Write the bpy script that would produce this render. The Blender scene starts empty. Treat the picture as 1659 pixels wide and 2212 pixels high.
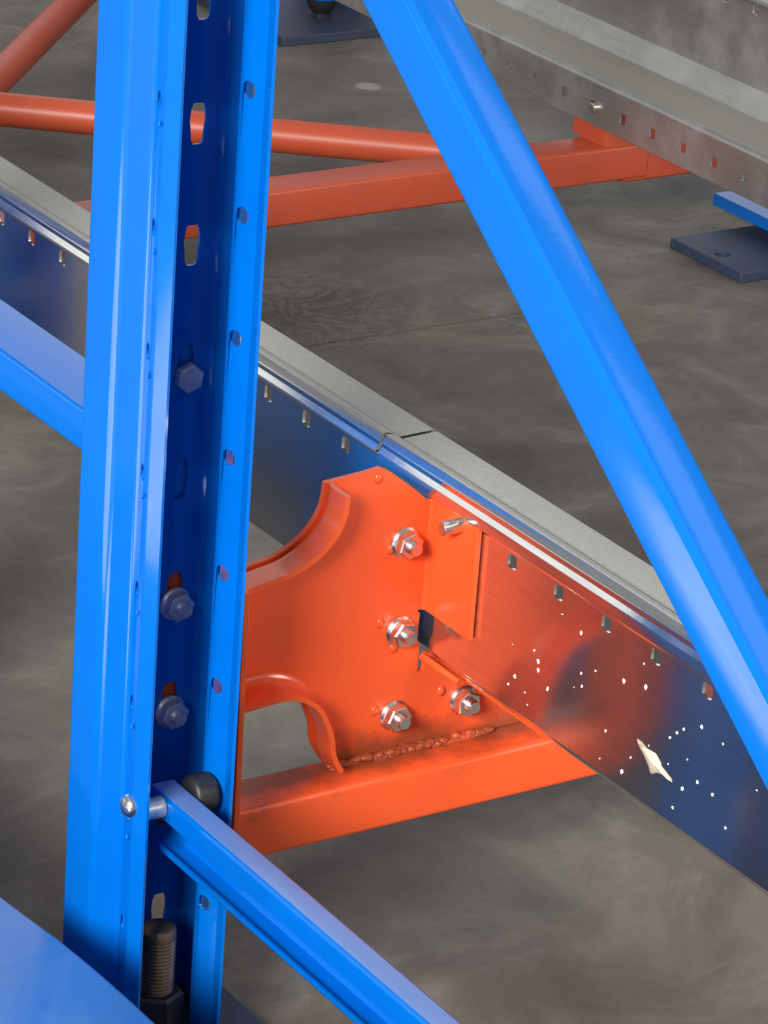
import bpy, bmesh, math, random
from mathutils import Vector, Matrix
random.seed(4)
PI = math.pi
SC = bpy.context.scene
COL = SC.collection

# ------------------------------------------------------------------ camera
cam_d = bpy.data.cameras.new('camera'); cam = bpy.data.objects.new('camera', cam_d); COL.objects.link(cam)
yaw, pitch, roll = 0.5989, 0.4008, -0.0745
fw = Vector((math.sin(yaw)*math.cos(pitch), math.cos(yaw)*math.cos(pitch), -math.sin(pitch)))
ri = Vector((math.cos(yaw), -math.sin(yaw), 0)); dn = fw.cross(ri)
cr, sr = math.cos(roll), math.sin(roll)
r_, d_ = cr*ri + sr*dn, -sr*ri + cr*dn
M = Matrix((r_, -d_, -fw)).transposed().to_4x4(); M.translation = Vector((-1.0244, -1.7247, 0.5746))
cam.matrix_world = M
cam_d.sensor_fit = 'VERTICAL'; cam_d.sensor_height = 36; cam_d.lens = 7704.3/2212*36
cam_d.clip_start = .05; cam_d.clip_end = 100
SC.camera = cam

# ------------------------------------------------------------------ world, lights, exposure
W = bpy.data.worlds.new('hall_light'); SC.world = W; W.use_nodes = True
W.node_tree.nodes['Background'].inputs[0].default_value = (.96, .98, 1, 1)
W.node_tree.nodes['Background'].inputs[1].default_value = .22

def area(name, loc, target, sx, sy, L, col=(1, 1, 1)):
    d = bpy.data.lights.new(name, 'AREA'); d.shape = 'RECTANGLE'; d.size = sx; d.size_y = sy
    d.energy = L*PI*sx*sy; d.color = col
    o = bpy.data.objects.new(name, d); COL.objects.link(o); o.location = loc
    o.rotation_euler = (Vector(target)-Vector(loc)).to_track_quat('-Z', 'Y').to_euler()
    return o
# daylight through the loading door on the left, far wall windows, roof lights
area('door_daylight', (-4.70, -3.20, 2.40), (0, 0, -.3), 2.4, 1.5, 62, (1, .985, .96))
area('side_fill', (2.9, -3.1, .9), (.1, 0, -.4), 3.0, 2.0, 4.3, (1, .99, .97))  # unseen fill lamp, added to brighten the orange bracket
area('far_window_daylight', (9.0, 12.5, 5.2), (.6, .5, 0), 16, 7.5, .72, (.97, .99, 1))
for x, y, sx, sy in ((-3.2, 4, 1.3, 16), (.9, 4, 1.3, 16), (5.3, 6.5, 1.6, 12.5), (5.3, -.52, 1.6, .56), (5.3, -2.05, 1.6, 1.4)):
    area('roof_light', (x, y, 7.5), (x, y, 0), sx, sy, .7 if x < 5 else 1.3, (.97, .99, 1))
area('open_side_daylight', (-9.0, 9.5, 3.0), (0, 0, 0), 9, 4.5, .8, (.97, .99, 1))
# added spot lamp; its unseen floor pool gives the upright's ridges their highlights
sp = bpy.data.lights.new('ridge_highlight_spot', 'SPOT'); sp.energy = 52000; sp.spot_size = math.radians(10); sp.spot_blend = .35; sp.shadow_soft_size = .05
so = bpy.data.objects.new('ridge_highlight_spot', sp); COL.objects.link(so); so.location = (-4.6, -2.2, 4.6)
so.rotation_euler = (Vector((-1.35, .05, -.63))-so.location).to_track_quat('-Z', 'Y').to_euler()
SC.view_settings.view_transform = 'Standard'; SC.view_settings.look = 'None'
SC.view_settings.exposure = 0; SC.view_settings.gamma = 1; SC.view_settings.use_curve_mapping = False

# ------------------------------------------------------------------ materials
def new_mat(name):
    m = bpy.data.materials.new(name); m.use_nodes = True
    nt = m.node_tree; b = nt.nodes['Principled BSDF']
    return m, nt, b
def nd(nt, t, **kw):
    n = nt.nodes.new(t)
    for k, v in kw.items():
        if k in n.inputs: n.inputs[k].default_value = v
        else: setattr(n, k, v)
    return n
def ramp(nt, src, stops):
    r = nt.nodes.new('ShaderNodeValToRGB'); e = r.color_ramp.elements
    while len(e) < len(stops): e.new(.5)
    for q, (p, c) in zip(e, stops): q.position = p; q.color = c if len(c) == 4 else (*c, 1)
    nt.links.new(src, r.inputs[0]); return r.outputs[0]
def coords(nt, sc=(1, 1, 1)):
    t = nt.nodes.new('ShaderNodeNewGeometry'); mp = nt.nodes.new('ShaderNodeMapping')
    mp.inputs['Scale'].default_value = sc
    nt.links.new(t.outputs['Position'], mp.inputs[0]); return mp.outputs[0]
def noise(nt, vec, scale, detail=3, rough=.5, dist=0):
    n = nd(nt, 'ShaderNodeTexNoise', Scale=scale, Detail=detail, Roughness=rough, Distortion=dist)
    nt.links.new(vec, n.inputs['Vector']); return n.outputs['Fac']
def mix(nt, fac, a, b):
    m = nt.nodes.new('ShaderNodeMix'); m.data_type = 'RGBA'
    for s, i in ((fac, 0), (a, 6), (b, 7)):
        if hasattr(s, 'links'): nt.links.new(s, m.inputs[i])
        else: m.inputs[i].default_value = s if i == 0 else (*s, 1)
    return m.outputs[2]
def bump(nt, b, h, st, dist=.001):
    n = nd(nt, 'ShaderNodeBump', Strength=st, Distance=dist)
    nt.links.new(h, n.inputs['Height']); nt.links.new(n.outputs[0], b.inputs['Normal'])

def paint(name, col, rough=.28, dust=None, dustamt=.0, peel=.06):
    m, nt, b = new_mat(name); v = coords(nt)
    n1 = noise(nt, v, 14, 4, .6)
    dark = tuple(c*.88 for c in col)
    c = mix(nt, ramp(nt, n1, ((.3, (0, 0, 0)), (.75, (1, 1, 1)))), dark, col)
    if dust:
        n2 = noise(nt, v, 30, 6, .7)
        f = ramp(nt, n2, ((.35, (dustamt*.55,)*3), (.7, (dustamt,)*3)))
        c = mix(nt, f, c, dust)
    nt.links.new(c, b.inputs['Base Color']); b.inputs['Roughness'].default_value = rough
    bump(nt, b, noise(nt, v, 420, 2, .5), peel, .00025)
    return m
BLUE = paint('blue_powder_coat', (.0004, .146, .60), .09)
BLUE_SHEEN = paint('blue_paint_with_painted_sheen', (.10, .215, .56), .22, (.17, .25, .52), .5)  # paler copy of the blue, imitates a sky reflection
BLUE_DUST = paint('dusty_blue_paint', (.008, .052, .18), .55, (.044, .044, .054), .95)
BLUE_SCUFF = paint('scuffed_blue_paint', (.004, .150, .58), .20, (.12, .28, .60), .55)
ORANGE = paint('orange_powder_coat', (.90, .108, .024), .26)
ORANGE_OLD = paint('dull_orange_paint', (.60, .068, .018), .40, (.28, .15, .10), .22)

def orange_weld():
    m, nt, b = new_mat('orange_paint_with_weld_dirt'); v = coords(nt)
    # brown welding residue: a ragged band along the joint with the tube that stays with the steel
    mp = nt.nodes.new('ShaderNodeMapping'); mp.inputs['Location'].default_value = (0, -.017, .497); mp.inputs['Scale'].default_value = (0, 1, 1)
    nt.links.new(v, mp.inputs[0]); ln = nd(nt, 'ShaderNodeVectorMath', operation='LENGTH'); nt.links.new(mp.outputs[0], ln.inputs[0])
    n1 = noise(nt, v, 38, 6, .65)
    a = nd(nt, 'ShaderNodeMath', operation='MULTIPLY_ADD'); a.inputs[1].default_value = .060; a.inputs[2].default_value = -.012
    nt.links.new(n1, a.inputs[0])
    d = nd(nt, 'ShaderNodeMath', operation='SUBTRACT'); nt.links.new(a.outputs[0], d.inputs[0]); nt.links.new(ln.outputs['Value'], d.inputs[1])
    mr = nd(nt, 'ShaderNodeMapRange'); mr.inputs[1].default_value = -.006; mr.inputs[2].default_value = .014
    mr.inputs[3].default_value = 0; mr.inputs[4].default_value = .8
    nt.links.new(d.outputs[0], mr.inputs[0])
    c = mix(nt, mr.outputs[0], (.90, .108, .024), (.20, .055, .024))
    nt.links.new(c, b.inputs['Base Color']); b.inputs['Roughness'].default_value = .32
    bump(nt, b, noise(nt, v, 420, 2, .5), .25, .00025)
    return m
ORANGE_W = orange_weld()

def galv(name, base=.62, rough=.24, cloud=.25, streak=1.0, metallic=1.0):
    m, nt, b = new_mat(name)
    vs = coords(nt, (60, 2.5, 160)); v = coords(nt)
    st = noise(nt, vs, 6, 4, .6); cl = noise(nt, v, 13, 5, .62); fine = noise(nt, v, 160, 3, .6)
    lo, hi = base*.84, base*1.06
    c1 = ramp(nt, st, ((.3, (lo, lo*.98, lo*.93)), (.7, (hi, hi*.985, hi*.94))))
    spot = ramp(nt, cl, ((.48, (0, 0, 0)), (.72, (cloud, cloud, cloud))))
    c2 = mix(nt, spot, c1, (.72, .72, .70))
    nt.links.new(c2, b.inputs['Base Color']); b.inputs['Metallic'].default_value = metallic
    r = ramp(nt, cl, ((.3, (rough,)*3), (.75, (rough*1.7,)*3)))
    nt.links.new(r, b.inputs['Roughness'])
    ad = nd(nt, 'ShaderNodeMath', operation='ADD'); nt.links.new(st, ad.inputs[0]); nt.links.new(fine, ad.inputs[1])
    bump(nt, b, ad.outputs[0], .10*streak, .0006)
    return m
GALV = galv('galvanised_steel', .90, .10, .12, .4, .975)
GALV_DULL = galv('dull_galvanised_steel', .42, .30, .5, 1.0, .78)
def simple(name, col, rough, metal=0.0, bmp=0, bs=200):
    m, nt, b = new_mat(name); v = coords(nt)
    n = noise(nt, v, bs, 3, .6)
    nt.links.new(mix(nt, n, tuple(c*.75 for c in col), tuple(min(1, c*1.15) for c in col)), b.inputs['Base Color'])
    b.inputs['Roughness'].default_value = rough; b.inputs['Metallic'].default_value = metal
    if bmp: bump(nt, b, n, bmp, .0004)
    return m
ZINC = simple('zinc_plated_steel', (.85, .80, .74), .27, 1)
ZINC_DK = simple('dull_zinc_steel', (.66, .66, .66), .38, .6)
BLACK = simple('black_rubber', (.022, .021, .02), .45, 0, .2)
RUST = simple('oily_brown_steel', (.20, .135, .085), .45, .7, .5, 90)
NUTDK = simple('dark_oxidised_steel', (.055, .05, .05), .45, .5, .3, 120)
PUTTY = simple('cream_sealant', (.70, .62, .46), .6, 0, .6, 260)
FLECK = simple('white_paint_fleck', (.85, .82, .82), .45)

def concrete():
    m, nt, b = new_mat('worn_concrete'); v = coords(nt)
    big = noise(nt, v, 1.6, 5, .6, .4); mid = noise(nt, v, 8, 7, .68, .7); fine = noise(nt, v, 110, 5, .7)
    vs = coords(nt, (.8, 3.2, 1)); st = noise(nt, vs, 6, 6, .7, 1.2)
    c = ramp(nt, mid, ((.30, (.094, .084, .071)), (.5, (.163, .146, .124)), (.68, (.262, .240, .200))))
    c = mix(nt, ramp(nt, big, ((.35, (.0, .0, .0)), (.7, (.6, .6, .6)))), c, (.128, .110, .098))
    c = mix(nt, ramp(nt, st, ((.56, (0, 0, 0)), (.74, (.35, .35, .35)))), c, (.28, .262, .23))
    c = mix(nt, ramp(nt, fine, ((.3, (.18, .18, .18)), (.6, (0, 0, 0)))), c, (.07, .065, .06))
    # trowel scribbles and scuffs in the slab surface, at their own places
    def blob(cx, cy, r0, r1, sx=1, sy=1):
        mp = nt.nodes.new('ShaderNodeMapping'); mp.inputs['Location'].default_value = (-cx*sx, -cy*sy, .632)
        mp.inputs['Scale'].default_value = (sx, sy, 1)
        g = nt.nodes.new('ShaderNodeNewGeometry'); nt.links.new(g.outputs['Position'], mp.inputs[0])
        ln = nd(nt, 'ShaderNodeVectorMath', operation='LENGTH'); nt.links.new(mp.outputs[0], ln.inputs[0])
        mr = nd(nt, 'ShaderNodeMapRange'); mr.inputs[1].default_value = r0; mr.inputs[2].default_value = r1
        mr.inputs[3].default_value = 1; mr.inputs[4].default_value = 0; nt.links.new(ln.outputs['Value'], mr.inputs[0])
        return mr.outputs[0]
    def mul(a, bb):
        n = nd(nt, 'ShaderNodeMath', operation='MULTIPLY'); nt.links.new(a, n.inputs[0])
        if hasattr(bb, 'links'): nt.links.new(bb, n.inputs[1])
        else: n.inputs[1].default_value = bb
        return n.outputs[0]
    w = nd(nt, 'ShaderNodeTexWave', Scale=7, Distortion=26, Detail=4); w.inputs['Detail Scale'].default_value = 2.2
    nt.links.new(v, w.inputs['Vector'])
    line = ramp(nt, w.outputs['Fac'], ((.0, (1, 1, 1)), (.13, (0, 0, 0))))
    line2 = ramp(nt, w.outputs['Fac'], ((.80, (0, 0, 0)), (.95, (1, 1, 1))))
    area_ = blob(.80, 1.10, .04, .13, 1, .75)
    c = mix(nt, mul(mul(line, area_), .55), c, (.07, .062, .058))
    c = mix(nt, mul(mul(line2, area_), .35), c, (.27, .25, .22))
    n3 = ramp(nt, noise(nt, v, 60, 6, .75, 1), ((.5, (0, 0, 0)), (.68, (1, 1, 1))))
    c = mix(nt, mul(mul(blob(.96, 1.0, .0, .10, 2.4, 1), n3), .7), c, (.42, .41, .38))
    c = mix(nt, mul(blob(1.2698, 1.7386, .012, .018), .8), c, (.40, .36, .34))
    nt.links.new(c, b.inputs['Base Color']); b.inputs['Roughness'].default_value = .62
    b.inputs['Specular IOR Level'].default_value = .35
    bump(nt, b, mid, .12, .004)
    return m
CONC = concrete()

MATTE = simple('weathered_zinc_surface', (.40, .39, .345), .5, .2, .25, 240)

# ------------------------------------------------------------------ object helpers
ORG = {}
def thing(name, label, cat, loc=(0, 0, 0), group=None):
    o = bpy.data.objects.new(name, None); COL.objects.link(o); o.location = loc; o.empty_display_size = .05
    o['label'] = label; o['category'] = cat
    if group: o['group'] = group
    ORG[o] = Vector(loc); return o
def finish(name, bm, sharp=32):
    bmesh.ops.remove_doubles(bm, verts=bm.verts, dist=1e-5)
    bmesh.ops.recalc_face_normals(bm, faces=bm.faces)
    me = bpy.data.meshes.new(name); bm.to_mesh(me); bm.free()
    for p in me.polygons: p.use_smooth = True
    me.set_sharp_from_angle(angle=math.radians(sharp))
    return me
def part(name, bm, mat, parent=None, sharp=32, bevel=0, label=None, kind=None):
    """bm is in world coordinates; the object's origin sits at its parent's base"""
    if parent is not None:
        bmesh.ops.translate(bm, verts=bm.verts, vec=-ORG[parent])
    me = finish(name, bm, sharp); me.materials.append(mat)
    o = bpy.data.objects.new(name, me); COL.objects.link(o)
    if parent is not None: o.parent = parent; ORG[o] = ORG[parent]
    else: ORG[o] = Vector((0, 0, 0))
    if bevel:
        b = o.modifiers.new('bevel', 'BEVEL'); b.width = bevel; b.segments = 3; b.limit_method = 'ANGLE'
        b.angle_limit = math.radians(40); b.harden_normals = False
    if label: o['label'] = label
    if kind: o['kind'] = kind
    return o
def place(name, me, parent, loc, rot=(0, 0, 0), label=None):
    o = bpy.data.objects.new(name, me); COL.objects.link(o)
    o.parent = parent; o.location = Vector(loc)-ORG[parent]; o.rotation_euler = rot
    ORG[o] = Vector(loc)
    if label: o['label'] = label
    return o

def child(name, me, parent, dz):
    o = bpy.data.objects.new(name, me); COL.objects.link(o); o.parent = parent; o.location = (0, 0, dz); return o
def box(bm, lo, hi):
    lo, hi = Vector(lo), Vector(hi)
    g = bmesh.ops.create_cube(bm, size=1)
    bmesh.ops.scale(bm, verts=g['verts'], vec=hi-lo); bmesh.ops.translate(bm, verts=g['verts'], vec=(lo+hi)/2)
    return g['verts']
def fillet(pts, rad, closed=False, n=5):
    out = []; N = len(pts)
    for i, p in enumerate(pts):
        r = rad[i] if isinstance(rad, (list, tuple)) else rad
        if (not closed and i in (0, N-1)) or not r: out.append(Vector(p)); continue
        p = Vector(p); a = Vector(pts[i-1])-p; b = Vector(pts[(i+1) % N])-p
        la, lb = a.length, b.length; a.normalize(); b.normalize()
        ang = a.angle(b)
        if ang > PI-.02: out.append(p); continue
        t = min(r/math.tan(ang/2), la*.48, lb*.48); rr = t*math.tan(ang/2)
        p0, p1 = p+a*t, p+b*t; c = p+(a+b).normalized()*(rr/math.sin(ang/2))
        v0, v1 = p0-c, p1-c; sw = v0.angle(v1); s = 1 if v0.x*v1.y-v0.y*v1.x > 0 else -1
        for k in range(n+1):
            th = s*sw*k/n; out.append(c+Vector((v0.x*math.cos(th)-v0.y*math.sin(th), v0.x*math.sin(th)+v0.y*math.cos(th))))
    return out
def offset(pl, d):
    """offset an open polyline to its left by d"""
    out = []
    for i, p in enumerate(pl):
        n = Vector((0, 0))
        if i > 0: e = (p-pl[i-1]).normalized(); n1 = Vector((-e.y, e.x)); n += n1
        if i < len(pl)-1: e = (pl[i+1]-p).normalized(); n2 = Vector((-e.y, e.x)); n += n2
        n.normalize()
        ref = n1 if i > 0 else n2
        out.append(p+n*(d/max(.35, n.dot(ref))))
    return out
def sheet2d(bm, outer, holes, mp):
    """triangulated flat sheet with holes: outer, holes are lists of (u, v); mp(u, v) -> 3D"""
    t = bmesh.new(); es = []
    for loop in [outer]+holes:
        vs = [t.verts.new((q[0], q[1], 0)) for q in loop]
        for i in range(len(vs)): es.append(t.edges.new((vs[i], vs[(i+1) % len(vs)])))
    bmesh.ops.triangle_fill(t, edges=es, use_beauty=True, use_dissolve=False, normal=(0, 0, 1))
    mpv = {v: bm.verts.new(mp(v.co.x, v.co.y)) for v in t.verts}
    for f in t.faces: bm.faces.new([mpv[v] for v in f.verts])
    t.free()
def plate(bm, outer, holes, mp, th):
    """a plate of thickness th: mp(u, v, w)"""
    sheet2d(bm, outer, holes, lambda u, v: mp(u, v, 0)); sheet2d(bm, outer, holes, lambda u, v: mp(u, v, th))
    for loop in [outer]+holes:
        n = len(loop); a = [bm.verts.new(mp(q[0], q[1], 0)) for q in loop]; b = [bm.verts.new(mp(q[0], q[1], th)) for q in loop]
        for i in range(n): bm.faces.new((a[i], a[(i+1) % n], b[(i+1) % n], b[i]))
def extrude_sheet(bm, pts, th, s0, s1, mp, rad=0, holes=None, n=5, closed=False):
    """folded sheet section pts (p, q) of thickness th (to the left of the path) extruded s0..s1; mp(p, q, s) -> 3D.
    holes: {straight segment index: [[(u, s), ...], ...]}, u measured from that segment's start point"""
    pts = [Vector(p) for p in pts]; holes = holes or {}
    pl = fillet(pts, rad, closed, n)
    if closed: pl.append(pl[0].copy())
    of = offset(pl, th)
    if closed:
        e = (pl[1]-pl[0]).normalized(); e2 = (pl[-1]-pl[-2]).normalized()
        nn = (Vector((-e.y, e.x))+Vector((-e2.y, e2.x))).normalized(); of[0] = of[-1] = pl[0]+nn*th/max(.35, nn.dot(Vector((-e.y, e.x))))
    for i in range(len(pl)-1):
        a, b, c, d = pl[i], pl[i+1], of[i+1], of[i]
        hs = None
        for k, h in holes.items():
            m_ = (pts[k]+pts[k+1])/2; e = (pts[k+1]-pts[k]).normalized()
            if abs((b-a).normalized().dot(e)) > .9999 and abs((m_-a).x*e.y-(m_-a).y*e.x) < 1e-6 and (m_-a).dot(e) > -1e-6 and (b-m_).dot(e) > -1e-6:
                hs = h; k0 = k; ee = e
        if hs is None:
            for (p, q) in ((a, b), (d, c)):
                bm.faces.new([bm.verts.new(mp(p.x, p.y, s0)), bm.verts.new(mp(q.x, q.y, s0)), bm.verts.new(mp(q.x, q.y, s1)), bm.verts.new(mp(p.x, p.y, s1))])
        else:
            o0 = pts[k0]; nv = Vector((-ee.y, ee.x))
            for off, p, q in ((0, a, b), (th, d, c)):
                u0, u1 = (p-o0).dot(ee), (q-o0).dot(ee)
                rows_ = {}
                for h in hs: rows_.setdefault(round(sum(q_[1] for q_ in h)/len(h), 3), []).append(h)
                ks = sorted(rows_); cuts = [s0]+[(x+y)/2 for x, y in zip(ks, ks[1:])]+[s1]
                for k_, lo_, hi_ in zip(ks, cuts, cuts[1:]):
                    sheet2d(bm, [(u0, lo_), (u1, lo_), (u1, hi_), (u0, hi_)], rows_[k_],
                            lambda u, s, off=off: mp(*(o0+ee*u+nv*off), s))
            for loop in hs:
                va = [bm.verts.new(mp(*(o0+ee*u), s)) for u, s in loop]; vb = [bm.verts.new(mp(*(o0+ee*u+nv*th), s)) for u, s in loop]
                for j in range(len(loop)): bm.faces.new((va[j], va[(j+1) % len(loop)], vb[(j+1) % len(loop)], vb[j]))
        for s in (s0, s1):
            bm.faces.new([bm.verts.new(mp(p.x, p.y, s)) for p in (a, b, c, d)])
    if not closed:
        for i in (0, -1):
            a, d = pl[i], of[i]
            bm.faces.new([bm.verts.new(mp(a.x, a.y, s0)), bm.verts.new(mp(d.x, d.y, s0)), bm.verts.new(mp(d.x, d.y, s1)), bm.verts.new(mp(a.x, a.y, s1))])
def ring(cx, cy, rx, ry, n=16): return [(cx+rx*math.cos(2*PI*k/n), cy+ry*math.sin(2*PI*k/n)) for k in range(n)]
def rrect(cx, cy, w, h, r, n=3):
    out = []
    for (sx, sy, a0) in ((1, 1, 0), (-1, 1, 90), (-1, -1, 180), (1, -1, 270)):
        for k in range(n+1):
            a = math.radians(a0+90*k/n); out.append((cx+sx*(w/2-r)+r*math.cos(a), cy+sy*(h/2-r)+r*math.sin(a)))
    return out
def lathe(bm, prof, seg=24, flat=None):
    """prof: (radius, z) list around +Z"""
    rings = []
    for r, z in prof:
        rings.append([bm.verts.new((r*math.cos(2*PI*k/seg), r*math.sin(2*PI*k/seg), z)) for k in range(seg)] if r > 1e-6 else [bm.verts.new((0, 0, z))])
    for a, b in zip(rings, rings[1:]):
        for k in range(seg):
            f = [a[k % len(a)], a[(k+1) % len(a)], b[(k+1) % len(b)], b[k % len(b)]]
            f = list(dict.fromkeys(f))
            if len(f) > 2: bm.faces.new(f)
def hexprism(bm, af, z0, z1, ch=.0008):
    R = af/math.sqrt(3); seg = 6
    for (r0, r1, za, zb) in ((R-ch, R, z0, z0+ch), (R, R, z0+ch, z1-ch), (R, R-ch, z1-ch, z1)):
        a = [bm.verts.new((r0*math.cos(k*PI/3), r0*math.sin(k*PI/3), za)) for k in range(6)]
        b = [bm.verts.new((r1*math.cos(k*PI/3), r1*math.sin(k*PI/3), zb)) for k in range(6)]
        for k in range(6): bm.faces.new((a[k], a[(k+1) % 6], b[(k+1) % 6], b[k]))
        if za == z0: bm.faces.new(a)
        if zb == z1: bm.faces.new(b)
def rod(bm, p0, p1, r, seg=24, caps=True):
    p0, p1 = Vector(p0), Vector(p1)
    g = bmesh.ops.create_cone(bm, cap_ends=caps, segments=seg, radius1=r, radius2=r, depth=(p1-p0).length)
    q = Vector((0, 0, 1)).rotation_difference(p1-p0)
    bmesh.ops.rotate(bm, verts=g['verts'], cent=(0, 0, 0), matrix=q.to_matrix())
    bmesh.ops.translate(bm, verts=g['verts'], vec=(p0+p1)/2)

# fastener meshes, axis +Z, seat at z = 0
def mesh_of(name, build, mat, sharp=32):
    bm = bmesh.new(); build(bm); me = finish(name, bm, sharp); me.materials.append(mat); return me
def thread(r, z0, z1, pitch):
    p = []; z = z0
    while z < z1-pitch: p += [(r, z), (r*.89, z+pitch*.5)]; z += pitch
    return p
def b_nut(bm):
    lathe(bm, [(0, 0), (.0108, 0), (.0108, .0016), (.0092, .0030), (0, .0030)], 28); hexprism(bm, .0165, .0025, .0098, .001)
def b_stud(bm): lathe(bm, [(0, 0), (.0047, 0)]+thread(.0049, .001, .0115, .0015)+[(.0042, .0120), (0, .0120)], 16)
NUT = mesh_of('nut', b_nut, ZINC); STUD = mesh_of('stud', b_stud, ZINC)
NUT2 = mesh_of('nut', b_nut, ZINC_DK); STUD2 = mesh_of('stud', b_stud, ZINC_DK)
def b_hexhead(bm): hexprism(bm, .0165, 0, .0068, .0011); lathe(bm, [(0, .0066), (.0072, .0066), (.0072, .0071), (0, .0071)], 20)
HEXHEAD = mesh_of('bolt', b_hexhead, ZINC_DK)
def b_dome(bm): lathe(bm, [(0, 0), (.0076, 0), (.0074, .002), (.0063, .0042), (.0042, .0056), (0, .0062)], 24)
DOME = mesh_of('bolt', b_dome, ZINC, 60)
RN = (PI/2, 0, 0)       # +Z of the mesh points to -Y (towards the camera)
def rn(spin):           # the same, spun round its axis
    return (Matrix.Rotation(PI/2, 3, 'X') @ Matrix.Rotation(spin, 3, 'Z')).to_euler()
def rx(spin):           # +Z of the mesh points to -X
    return (Matrix.Rotation(-PI/2, 3, 'Y') @ Matrix.Rotation(spin, 3, 'Z')).to_euler()

# ------------------------------------------------------------------ the setting
FZ = -.632
bm = bmesh.new()   # two slabs with a sawn joint between them at y = 1.003
mpf = lambda p, q, s: (s, p, q)
pr = [(-9, FZ), (1.0015, FZ), (1.0016, FZ-.012), (1.0052, FZ-.012), (1.0053, FZ), (16, FZ)]
for a, b in zip(pr, pr[1:]):
    bm.faces.new([bm.verts.new(mpf(a[0], a[1], -9)), bm.verts.new(mpf(b[0], b[1], -9)), bm.verts.new(mpf(b[0], b[1], 14)), bm.verts.new(mpf(a[0], a[1], 14))])
o = part('floor', bm, CONC); o['kind'] = 'structure'

# ------------------------------------------------------------------ blue rack uprights
CX = -.0255                      # centre line of the near upright
PITCH = .0752
HALF = [(.0302, -.0762), (.0335, -.0643), (.0278, -.0445), (.0435, -.0350), (.045, -.004), (.0405, 0)]
SEC = [(-x, y) for x, y in HALF]+[(x, y) for x, y in reversed(HALF)]
SRAD = [0, .004, .004, .008, .003, .002, .002, .003, .008, .004, .004, 0]
def keyslot(u, z):               # slot with a slightly wider upper half, top at z
    w, h = .0100, .0252
    pts = [(-w*.36, 0), (w*.36, 0), (w*.50, -.004), (w*.56, -h*.45), (w*.50, -h*.55), (w*.44, -h+.003), (w*.28, -h), (-w*.28, -h), (-w*.44, -h+.003), (-w*.50, -h*.55), (-w*.56, -h*.45), (-w*.50, -.004)]
    return [(u+p[0], z+p[1]) for p in pts]
def column_mesh(cx, y0, z0, z1, flip=False):
    bm = bmesh.new(); sg = -1 if flip else 1
    s5 = [keyslot(u, -.0238-.075*k) for u in (.015, .066) for k in range(-20, 8) if z0+.03 < -.0238-.075*k < z1-.01]
    seglen = (Vector(SEC[9])-Vector(SEC[10])).length
    zz = [-.0019-.0755*k for k in range(-20, 8) if z0+.02 < -.0019-.0755*k < z1-.02]
    h_r = [ring(.0076, z, .0052, .0052, 14) for z in zz]; h_l = [ring(seglen-.0076, z, .0052, .0052, 14) for z in zz]
    extrude_sheet(bm, SEC, -.002, z0, z1, lambda p, q, s: (cx+sg*p, y0+q, s), SRAD, {5: s5, 9: h_r, 1: h_l}, 5)
    return bm
up = thing('rack_upright', 'blue steel rack upright with slotted web and round holes, standing beside the orange bracket', 'rack upright', (CX, 0, FZ+.012))
part('column', column_mesh(CX, 0, -.6195, 1.55), BLUE, up, 28)
def plate_mesh(x0, x1, y0, y1, z0, z1, holes=()):
    bm = bmesh.new(); plate(bm, [(x0, y0), (x1, y0), (x1, y1), (x0, y1)], [ring(hx, hy, r, r, 18) for hx, hy, r in holes], lambda u, v, w: (u, v, z0+w), z1-z0); return bm
part('base_plate', plate_mesh(CX-.069, .0432, -.135, .03, FZ, FZ+.0115), BLUE_DUST, up, bevel=.001)
bm = bmesh.new()
for i in range(26):
    x = CX+.0425-.0006*(i % 3); bmesh.ops.create_icosphere(bm, subdivisions=1, radius=.0028, matrix=Matrix.Translation((x+random.uniform(-.001, .001), -.034+i*.0013, FZ+.0125)))
for i in range(12):
    bmesh.ops.create_icosphere(bm, subdivisions=1, radius=.0032, matrix=Matrix.Translation((CX+.032+random.uniform(-.001, .001), -.046-i*.0022, FZ+.0125)))
part('weld_bead', bm, BLUE_DUST, up, kind='stuff')
n = place('bolt', HEXHEAD, up, (.0007, -.0022, -.1942), rn(.35), 'grey hexagon bolt head on the slotted web')
# two flange nuts that clamp the bracket through the slots
for z in (-.3443, -.4183):
    k = place('nut', NUT2, up, (.0003, -.0022, z), rn(.2)); child('stud', STUD2, k, .003)
bm = bmesh.new()   # small drips and dimples of paint beside the holes
for k in range(7):
    bmesh.ops.create_icosphere(bm, subdivisions=2, radius=.0011, matrix=Matrix.Translation((CX-.0331, -.0585, -.014-.0755*k)) @ Matrix.Scale(1.9, 4, (0, 0, 1)))
part('paint_drip', bm, BLUE, up, kind='stuff')

def bolt_rod():
    bm = bmesh.new(); rod(bm, (CX-.034, -.0525, -.4455), (CX+.033, -.0525, -.4455), .0046, 16); return bm
# anchor bolt in the foot of the upright
an = thing('anchor_bolt', 'thick rusty threaded anchor rod with a dark hexagon nut inside the near upright', 'anchor bolt', (-.0215, -.04, FZ+.0115))
def b_anchor(bm): lathe(bm, [(0, 0), (.0105, 0)]+thread(.0114, .001, .068, .0026)+[(.0114, .0655), (.0110, .0712), (.0092, .0728), (0, .0732)], 32)
def b_anut(bm): hexprism(bm, .031, .002, .0275, .002)
def b_wash(bm): lathe(bm, [(.0, 0), (.019, 0), (.019, .0025), (0, .0025)], 28)
place('threaded_rod', mesh_of('threaded_rod', b_anchor, RUST, 50), an, (-.0215, -.04, FZ+.0120))
place('nut', mesh_of('nut', b_anut, NUTDK), an, (-.0215, -.04, FZ+.0120), (0, 0, .42))
place('washer', mesh_of('washer', b_wash, NUTDK), an, (-.0215, -.04, FZ+.0118))

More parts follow.
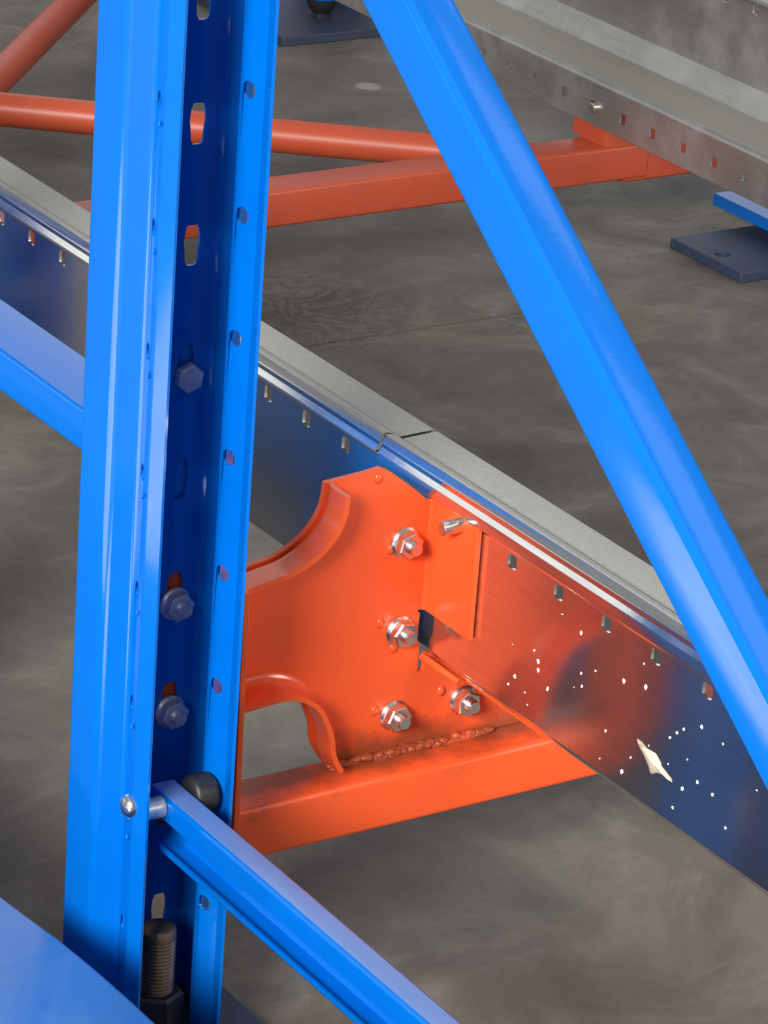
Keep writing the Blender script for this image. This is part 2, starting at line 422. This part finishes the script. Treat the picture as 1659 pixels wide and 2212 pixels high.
# ------------------------------------------------------------------ braces of the near frame
def frame_bar(name, label, a, b, x_near, width, depth, lip, openleft, th=.0018, y_end=None):
    pass
hb = thing('horizontal_brace', 'blue lipped channel brace running from the near upright down to the lower right', 'brace', (-.034, -.045, -.484))
bm = bmesh.new()
# section in (x, z): lips on the left side
sec = [(-.0335, -.4600), (-.0335, -.4450), (-.0145, -.4450), (-.0145, -.4842), (-.0335, -.4842), (-.0335, -.4790)]
extrude_sheet(bm, sec, -.0018, -1.35, -.040, lambda p, q, s: (p, s, q), [0, .003, .003, .003, .0025, 0], None, 5)
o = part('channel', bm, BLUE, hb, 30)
o.data.materials.append(BLUE_SHEEN)       # reflected sky painted into the colour of the flat top
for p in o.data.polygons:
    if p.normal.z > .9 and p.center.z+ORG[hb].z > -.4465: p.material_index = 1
bm = bmesh.new(); rod(bm, (-.0550, -.0565, -.4520), (-.0340, -.0565, -.4520), .0068, 20)
part('spacer_sleeve', bm, ZINC_DK, hb, label='pale metal sleeve between the upright and the brace')
bm = bmesh.new(); rod(bm, (-.0143, -.0550, -.4500), (.0022, -.0550, -.4500), .0128, 28)
part('rubber_spacer', bm, BLACK, hb, bevel=.003, label='round black rubber spacer behind the brace')
place('bolt', DOME, hb, (CX-.0322, -.0600, -.4445), rx(0), 'shiny domed bolt head on the left flange of the upright')

db = thing('diagonal_brace', 'blue diagonal brace sloping from the top centre down to the right edge', 'brace', (-.036, -.70, -.24))
bm = bmesh.new()
A = Vector((-.2631, .1088)); B = Vector((-.5611, -.1034)); u = (B-A).normalized(); nn = Vector((u.y, -u.x))
if nn.y > 0: nn = -nn            # into the section, away from the upper face
# section in (x, depth below the upper face)
sec = [(-.012, .031), (-.0100, .031), (-.0100, 0), (-.036, 0), (-.036, .0315), (-.024, .0315)]
def mpd(p, q, s): v = A+u*s+nn*q; return (p, v.x, v.y)
extrude_sheet(bm, [(-.0105, .0315), (-.0105, 0), (-.036, 0), (-.036, .0315), (-.0275, .0315)], .0018, -.24, .72, mpd, [0, .0022, .0022, .0022, 0], None, 6)
part('channel', bm, BLUE, db, 30)
bm = bmesh.new(); v0 = A+u*(-.2)+nn*.016
rod(bm, (-.054, v0.x, v0.y), (.002, v0.x, v0.y), .005, 16)
part('bolt', bm, ZINC_DK, db)

# spacer bar behind the near upright, towards the next frame
rs = thing('row_spacer', 'blue box-section spacer bar behind the near upright, running off to the left edge', 'spacer bar', (CX, .003, -.2505))
bm = bmesh.new()
extrude_sheet(bm, [(-.048, -.2232), (-.0022, -.2232), (-.0022, -.2505), (-.048, -.2505)], -.002, .006, .398, lambda p, q, s: (p, s, q), .003, None, 4, closed=True)
part('bar', bm, BLUE, rs, 30)
bm = bmesh.new(); plate(bm, [(-.060, -.300), (.0180, -.300), (.0180, -.150), (-.060, -.150)], [], lambda a_, b_, w: (a_, .0012+w, b_), .0045)
part('end_plate', bm, BLUE, rs)

# ------------------------------------------------------------------ orange cross beams with brackets
GY = .020                        # front face of the gusset plate
TZ0, TZ1 = -.536, -.498
def smooth(pts, n=4):            # Catmull-Rom through 2D points
    out = []; P = [Vector(p) for p in pts]
    for i in range(len(P)-1):
        p0, p1, p2, p3 = P[max(i-1, 0)], P[i], P[i+1], P[min(i+2, len(P)-1)]
        for k in range(n):
            t = k/n
            out.append(.5*((2*p1)+(p2-p0)*t+(2*p0-5*p1+4*p2-p3)*t*t+(3*p1-p0-3*p2+p3)*t*t*t))
    out.append(P[-1]); return out
XL, XR = .0500, .2045
top_arch = smooth([(XL, -.3435), (.0700, -.3400), (.0858, -.3369), (.1018, -.3288), (.1127, -.3182), (.1185, -.3060), (.1200, -.2925)])
low_arch = smooth([(XL, -.4305), (.0700, -.4290), (.0860, -.4285), (.0990, -.4325), (.1100, -.4410), (.1167, -.4532), (.1207, -.4638), (.1226, -.4757), (.1284, -.4875), (.136, -.4970)])
cb = thing('cross_beam', 'bright orange cross beam with welded bolt-on bracket, fixed to the near blue upright', 'cross beam', (XL, 0, TZ0))
outline = [tuple(p) for p in top_arch]+[(.150, -.2905), (.162, -.2890), (.1714, -.2945), (.1905, -.3095), (XR-.006, -.3165), (XR-.006, -.3965), (.2010, -.3990), (.2005, -.4060), (.2005, -.4180),
           (.2025, -.4225), (.2025, -.4420), (.2075, -.4420), (.2085, -.4290), (.2120, -.4300), (.2180, -.4345), (.3300, -.4345), (.3300, -.4975)]+[tuple(p) for p in reversed(low_arch)]
bm = bmesh.new(); plate(bm, outline, [], lambda a_, b_, w: (a_, GY+w, b_), .004)
gus = part('gusset_plate', bm, ORANGE_W, cb, 30)
def curved_flange(curve, side, depth=.029, rb=.012, th=.0035):
    """flange bent towards the camera along a curve of the plate's edge; side = +1: plate lies to the right of the curve"""
    bm = bmesh.new(); N = len(curve); rows = []
    for i, p in enumerate(curve):
        t = (curve[min(i+1, N-1)]-curve[max(i-1, 0)]).normalized(); n = Vector((t.y, -t.x))*side   # into the plate
        taper = 1.0
        prof = []
        for k in range(6):        # outer skin: quarter bend then straight
            a = PI/2*k/5; prof.append((rb-rb*math.sin(a), rb-rb*math.cos(a)))
        prof.append((0, depth*taper)); 
        inner = [(th, depth*taper)]
        for k in range(5, -1, -1):
            a = PI/2*k/5; r2 = rb-th; inner.append((rb-r2*math.sin(a), rb-r2*math.cos(a)))
        row = []
        for ins, d in prof+inner:
            q = p+n*ins; row.append(bm.verts.new((q.x, GY+.004-d if d > 0 else GY+.004, q.y)))
        rows.append(row)
    M_ = len(rows[0])
    for a, b in zip(rows, rows[1:]):
        for k in range(M_): bm.faces.new((a[k], a[(k+1) % M_], b[(k+1) % M_], b[k]))
    bm.faces.new(rows[0]); bm.faces.new(rows[-1])
    return bm
part('upper_flange', curved_flange(top_arch, 1), ORANGE, cb, 40)
part('lower_flange', curved_flange(low_arch[:-3], 1 if False else -1), ORANGE, cb, 40)
# end plate, thin edge beside the upright
bm = bmesh.new(); plate(bm, [(-.0120, TZ0+.004), (.050, TZ0+.004), (.050, -.3435), (-.0080, -.3435)], [], lambda a_, b_, w: (XL-.003+w, a_, b_), .0042)
part('end_plate', bm, ORANGE, cb, bevel=.0008)
# mounting plate behind the web of the upright
bm = bmesh.new(); plate(bm, [(CX-.035, -.520), (XL-.003, -.520), (XL-.003, -.318), (CX-.035, -.318)], [], lambda a_, b_, w: (a_, .0012+w, b_), .004)
part('mounting_plate', bm, ORANGE, cb)
# side tab the rail is bolted to
bm = bmesh.new()
sec = [(XR-.0062, GY), (XR-.0012, GY), (XR-.0012, -.0335)]
extrude_sheet(bm, sec, .0035, -.3965, -.3175, lambda p, q, s: (p, q, s), [0, .006, 0], None, 6)
part('rail_tab', bm, ORANGE, cb, 40, bevel=.0006)
# support lip under the rail
bm = bmesh.new(); plate(bm, [(.213, GY), (.260, GY), (.260, -.108), (.250, -.116), (.222, -.116), (.213, -.108)], [], lambda a_, b_, w: (a_+.004, b_, -.4364+w), .0028)
part('support_lip', bm, ORANGE, cb)
bm = bmesh.new(); rod(bm, (.2045, GY-.001, -.4305), (.2085, -.020, -.4335), .0026, 10); part('weld_bead', bm, ORANGE, cb)
# tube
def tube(x0, x1, y0, y1, z0, z1, r=.004, th=.003):
    bm = bmesh.new()
    extrude_sheet(bm, [(y0, z0), (y1, z0), (y1, z1), (y0, z1)], th, x0, x1, lambda p, q, s: (s, p, q), r, None, 4, closed=True); return bm
part('tube', tube(XL+.0012, 1.37, -.010, .0305, TZ0, TZ1), ORANGE_W, cb, 30)
bm = bmesh.new(); x = .138
while x < .262:
    bmesh.ops.create_icosphere(bm, subdivisions=2, radius=random.uniform(.0020, .0031), matrix=Matrix.Translation((x, GY-.0020+random.uniform(-.0022, .001), TZ1+.0004+random.uniform(-.0008, .0024))) @ Matrix.Diagonal((random.uniform(1, 1.9), 1, .8, 1))); x += .0008
part('weld_bead', bm, ORANGE_W, cb, 60, label='lumpy painted weld seam with brown residue', kind='stuff')
for (x, z, sp) in ((.1840, -.3445, .3), (.1852, -.4083, .9), (.1853, -.4696, .1), (.2408, -.4697, .6)):
    k = place('nut', NUT, cb, (x, GY-.0002, z), rn(sp)); child('stud', STUD, k, .0035)
bm = bmesh.new(); rod(bm, (.1875, -.0150, -.3220), (.2070, -.0150, -.3220), .0048, 20)
part('rail_bolt', bm, ZINC, cb, bevel=.0008, label='shiny bolt shank pointing left at the top of the rail tab')
bm = bmesh.new()   # small raised spatter spots and a moulded stop beside each nut
for (x, z) in ((.1700, -.4000), (.1708, -.4640), (.1740, -.3480), (.2230, -.4600), (.1600, -.2960), (.182, -.420)):
    bmesh.ops.create_icosphere(bm, subdivisions=2, radius=.0035, matrix=Matrix.Translation((x, GY+.0012, z)) @ Matrix.Scale(1.3, 4, (0, 0, 1)))
part('weld_spatter', bm, ORANGE, cb, 60, kind='stuff')

# the next cross beam, one bay further back
BY = 1.0795
c2 = thing('cross_beam', 'dull orange cross beam far behind the upright, crossing the lane to the perforated rail at the right', 'cross beam', (.05, BY, TZ0))
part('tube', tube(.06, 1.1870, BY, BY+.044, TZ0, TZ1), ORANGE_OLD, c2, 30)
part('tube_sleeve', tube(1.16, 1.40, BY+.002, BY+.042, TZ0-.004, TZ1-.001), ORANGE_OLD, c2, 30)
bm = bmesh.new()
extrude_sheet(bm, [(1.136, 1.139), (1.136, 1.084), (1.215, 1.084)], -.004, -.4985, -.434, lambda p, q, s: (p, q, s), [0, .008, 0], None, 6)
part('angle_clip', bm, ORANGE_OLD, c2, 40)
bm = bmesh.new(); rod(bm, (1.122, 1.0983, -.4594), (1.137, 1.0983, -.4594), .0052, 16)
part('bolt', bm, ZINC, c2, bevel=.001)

# round orange bracing pipes
def pipe(p0, p1, r, label):
    t = thing('brace_pipe', label, 'brace pipe', p0)
    bm = bmesh.new(); d = (Vector(p1)-Vector(p0)).normalized()
    rod(bm, p0, p1, r, 32, False); part('pipe', bm, ORANGE_OLD, t, 60)
    bm = bmesh.new(); rod(bm, Vector(p1)-d*.002, Vector(p1)+d*.006, r+.0015, 24); part('weld_collar', bm, ORANGE_OLD, t, 40)
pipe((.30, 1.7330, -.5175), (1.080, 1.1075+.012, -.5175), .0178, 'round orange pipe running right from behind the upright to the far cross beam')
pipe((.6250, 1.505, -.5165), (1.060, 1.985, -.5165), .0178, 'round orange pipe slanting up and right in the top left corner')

# ------------------------------------------------------------------ galvanised rails
def rail(x0, sg, y0, y1, ph, ph_lip, label, end, low=0.0, group=None, mat=GALV, skip=()):
    """x0: outer face of the web; sg: +1 when the ledge points to +X"""
    t = thing('guide_rail', label, 'rail', (x0, (y0+y1)/2, -.4785), group)
    sec = [(.0395, -.3045), (.0395, -.3000), (.0115, -.3008), (.0095, -.3022), (.0060, -.2975), (-.0010, -.2958), (-.0056, -.3010), (-.0052, -.3042), (-.0076, -.3078), (-.0080, -.3118-low), (-.0010, -.3160-low), (0, -.3185-low),
           (0, -.404 if sg < 0 else -.4255), (.0100 if sg < 0 else .0045, -.4310), (.0800, -.4310), (.0800, -.4785)]
    rad = [0, .0015, .001, .001, .002, .002, .0015, .001, .001, .001, .001, .001, .003, .003, .004, 0]
    hw, hl = [], []
    y = ph
    while y-.0508 > y0+.02: y -= .0508
    while y < y1-.02:
        if y > y0+.02:
            hw.append(rrect(.0012+.0050+(0 if low > 0 else .001), y, .0095 if low > 0 else .0108, .0098, .0022))
        y += .0508
    y = ph_lip
    while y-.0508 > y0+.02: y -= .0508
    while y < y1-.02:
        if y > y0+.02: hl.append(rrect(.0277, y, .0108, .0100, .0015))
        y += .0508
    bm = bmesh.new()
    if sg > 0: mp = lambda p, q, s: (x0+p, s, q)
    else: mp = lambda p, q, s: (x0-p, s, q)
    extrude_sheet(bm, sec, -.0022 if False else .0022, y0, y1, mp, rad, {11: hw, 14: hl}, 4)
    o = part('rail_profile', bm, mat, t, 25)
    o.data.materials.append(MATTE)       # the horizontal running faces are dull and weathered
    for p in o.data.polygons:
        if abs(p.normal.z) > .85 and p.area > 2e-5: p.material_index = 1
    return t
RX = .208
r1 = rail(RX, 1, -1.05, .0815, -.0665, -.05, 'galvanised rail section in front, right of the bracket, with cream sealant on its side', 0, .003)
r2 = rail(RX, 1, .0850, 2.60, .2352-.001, .22, 'galvanised rail section behind the near upright and bracket, running to the left edge', 0, -.003)
r3 = rail(1.210, -1, .30, 3.40, .957, .8485, 'tall galvanised rail at the top right with square holes in its lower lip', 0, mat=GALV_DULL)
# coupling sleeve under the joint of the two near sections
bm = bmesh.new(); box(bm, (RX+.011, .03, -.3075), (RX+.037, .14, -.3045)); box(bm, (RX+.0025, .03, -.400), (RX+.0045, .14, -.333))
part('joint_sleeve', bm, GALV_DULL, r2)
# sealant lump and paint flecks on the near rail
def blobmesh(bm, y, z, w, h, t, n=14, seed=0, pts=None):
    rnd = random.Random(seed); vs = []; c = bm.verts.new((RX-t, y, z))
    for k in range(n):
        a = 2*PI*k/n; rr = rnd.uniform(.65, 1.15)
        dy, dz = (w*rr*math.cos(a), h*rr*math.sin(a)) if pts is None else pts[k]
        vs.append((bm.verts.new((RX+.0002, y+dy, z+dz)), bm.verts.new((RX-t*.75, y+dy*.8, z+dz*.8))))
    for k in range(len(vs)):
        a, b = vs[k], vs[(k+1) % len(vs)]
        bm.faces.new((a[0], b[0], b[1], a[1])); bm.faces.new((a[1], b[1], c))
bm = bmesh.new()
star = [(-.0010, -.0085), (.0045, -.0050), (.0080, .0015), (.0100, .0050), (.0160, .0095), (.0148, .0050), (.0120, -.0005), (.0045, -.0022), (.0030, -.0025)]
star = [(.019, .0070), (.015, .0035), (.008, .0050), (.001, .0055), (-.006, .0010), (-.0075, -.0020), (-.0200, -.0055), (-.0115, -.0048), (-.0045, -.0060), (.0010, -.0095), (.0030, -.0060), (.0070, -.0020), (.0110, .0010)]
blobmesh(bm, -.2276, -.3936, 0, 0, .0022, len(star), 1, star)
part('sealant_lump', bm, PUTTY, r1, 60, label='cream sealant lump on the rail side')
bm = bmesh.new(); rnd = random.Random(9)
spots = [(-.1155, -.3954, .0024), (-.1032, -.3814, .0026), (-.1040, -.3870, .002), (-.098, -.376, .0014), (-.1907, -.3562, .0022), (-.2121, -.3507, .0024), (-.2568, -.3986, .0026),
         (-.1977, -.4149, .0026), (-.2497, -.4145, .0018), (-.1440, -.3440, .0020), (-.1480, -.3700, .0014), (-.1620, -.3620, .0012), (-.1500, -.378, .0014), (-.2700, -.388, .0018), (-.285, -.389, .0018),
         (-.240, -.372, .0018), (-.246, -.366, .0016), (-.252, -.361, .0014), (-.0800, -.402, .0022), (-.074, -.410, .0014), (-.268, -.352, .002), (-.300, -.404, .0014), (-.205, -.402, .0012), (-.178, -.396, .0014)]
for y, z, r in spots: blobmesh(bm, y, z, r*.62, r*.85, .0006, 8, int(abs(y)*1e5))
for _ in range(12):
    blobmesh(bm, rnd.uniform(-.36, -.06), rnd.uniform(-.42, -.33), rnd.uniform(.0004, .0012), rnd.uniform(.0004, .0011), .0004, 6, rnd.randint(0, 999))
part('paint_fleck', bm, FLECK, r1, 60, label='scattered white paint flecks', kind='stuff')

# ------------------------------------------------------------------ far row of uprights
def upright_far(cx, y, plx, ply, hole, label):
    t = thing('rack_upright', label, 'rack upright', (cx, y, FZ+.012))
    bm = column_mesh(cx, y, -.6195, 1.55, True)
    part('column', bm, BLUE, t, 28)
    part('base_plate', plate_mesh(plx[0], plx[1], ply[0], ply[1], FZ, FZ+.0115, hole), BLUE_DUST, t, bevel=.0012)
    return t
u2 = upright_far(1.4500, 1.12, (1.2545, 1.530), (.9890, 1.1120), ((1.2740, 1.0470, .0085),), 'far blue upright at the right edge on a dusty base plate with one open hole')
u3 = upright_far(1.4550, 2.14, (1.2600, 1.530), (1.9210, 2.20), (), 'far blue upright above the frame at the top, on a dark base plate')
bm = bmesh.new(); box(bm, (1.3430, .40, -.6080), (1.4300, 1.1560, -.5945))
f2 = thing('floor_tie_bar', 'flat blue tie bar lying above the right-hand base plate at the right edge', 'tie bar', (1.38, .78, -.608))
part('bar', bm, BLUE, f2, bevel=.001)
a2 = thing('anchor_bolt', 'black anchor foot under a small blue block at the top centre', 'anchor bolt', (1.3576, 1.990, FZ+.0115))
bm = bmesh.new(); lathe(bm, [(0, 0), (.011, 0), (.011, .006), (.016, .012), (.0195, .019), (.0195, .026), (0, .026)], 20)
bmesh.ops.translate(bm, verts=bm.verts, vec=(1.3576, 1.990, FZ+.0118)); part('nut', bm, BLACK, a2)
bm = bmesh.new(); lathe(bm, [(0, .0262), (.0225, .0262), (.0235, .030), (.0235, .075), (0, .075)], 24)
bmesh.ops.translate(bm, verts=bm.verts, vec=(1.3576, 1.990, FZ+.0118)); part('cap', bm, BLUE, a2, label='blue cap')

# uprights of the next frame along, just off the left edge and mirrored in the rail's web
for y_, flip_, lb in ((.405, -1, 'blue rack upright just beyond the left edge, mirrored in the near rail behind the bracket'),
                      (1.078, 1, 'blue rack upright at the left end of the far cross beam, mirrored in the rail')):
    t = thing('rack_upright', lb, 'rack upright', (CX, y_, FZ+.012))
    bm = column_mesh(CX, 0, -.6195, 1.2)
    if flip_ < 0: bmesh.ops.scale(bm, verts=bm.verts, vec=(1, -1, 1))
    bmesh.ops.translate(bm, verts=bm.verts, vec=(0, y_, 0))
    part('column', bm, BLUE, t, 28)
    part('base_plate', plate_mesh(CX-.048, .0432, y_-.02, y_+.08, FZ, FZ+.0115), BLUE_DUST, t, bevel=.001)

# ------------------------------------------------------------------ foreground floor guard
fg = thing('column_guard', 'broad glossy blue steel guard in the bottom left corner, in front of the near upright', 'guard', (-.25, -.3, FZ))
bm = bmesh.new()
e = [(-.1330, .86), (-.1325, .30), (-.1320, .045), (-.1282, -.0278), (-.1248, -.0578), (-.1204, -.0913), (-.1177, -.1269), (-.1158, -.166), (-.1150, -.22), (-.1148, -.80)]
rows = []
prof = [(0, FZ), (0, -.5085), (-.0012, -.5056), (-.004, -.5045), (-.36, -.5045), (-.36, FZ)]
for i, (x, y) in enumerate(e):
    rows.append([bm.verts.new((x+dx, y, z)) for dx, z in prof])
for a, b in zip(rows, rows[1:]):
    for k in range(len(prof)): bm.faces.new((a[k], a[(k+1) % len(prof)], b[(k+1) % len(prof)], b[k]))
bm.faces.new(rows[0]); bm.faces.new(rows[-1])
part('casing', bm, BLUE_SCUFF, fg, 30)
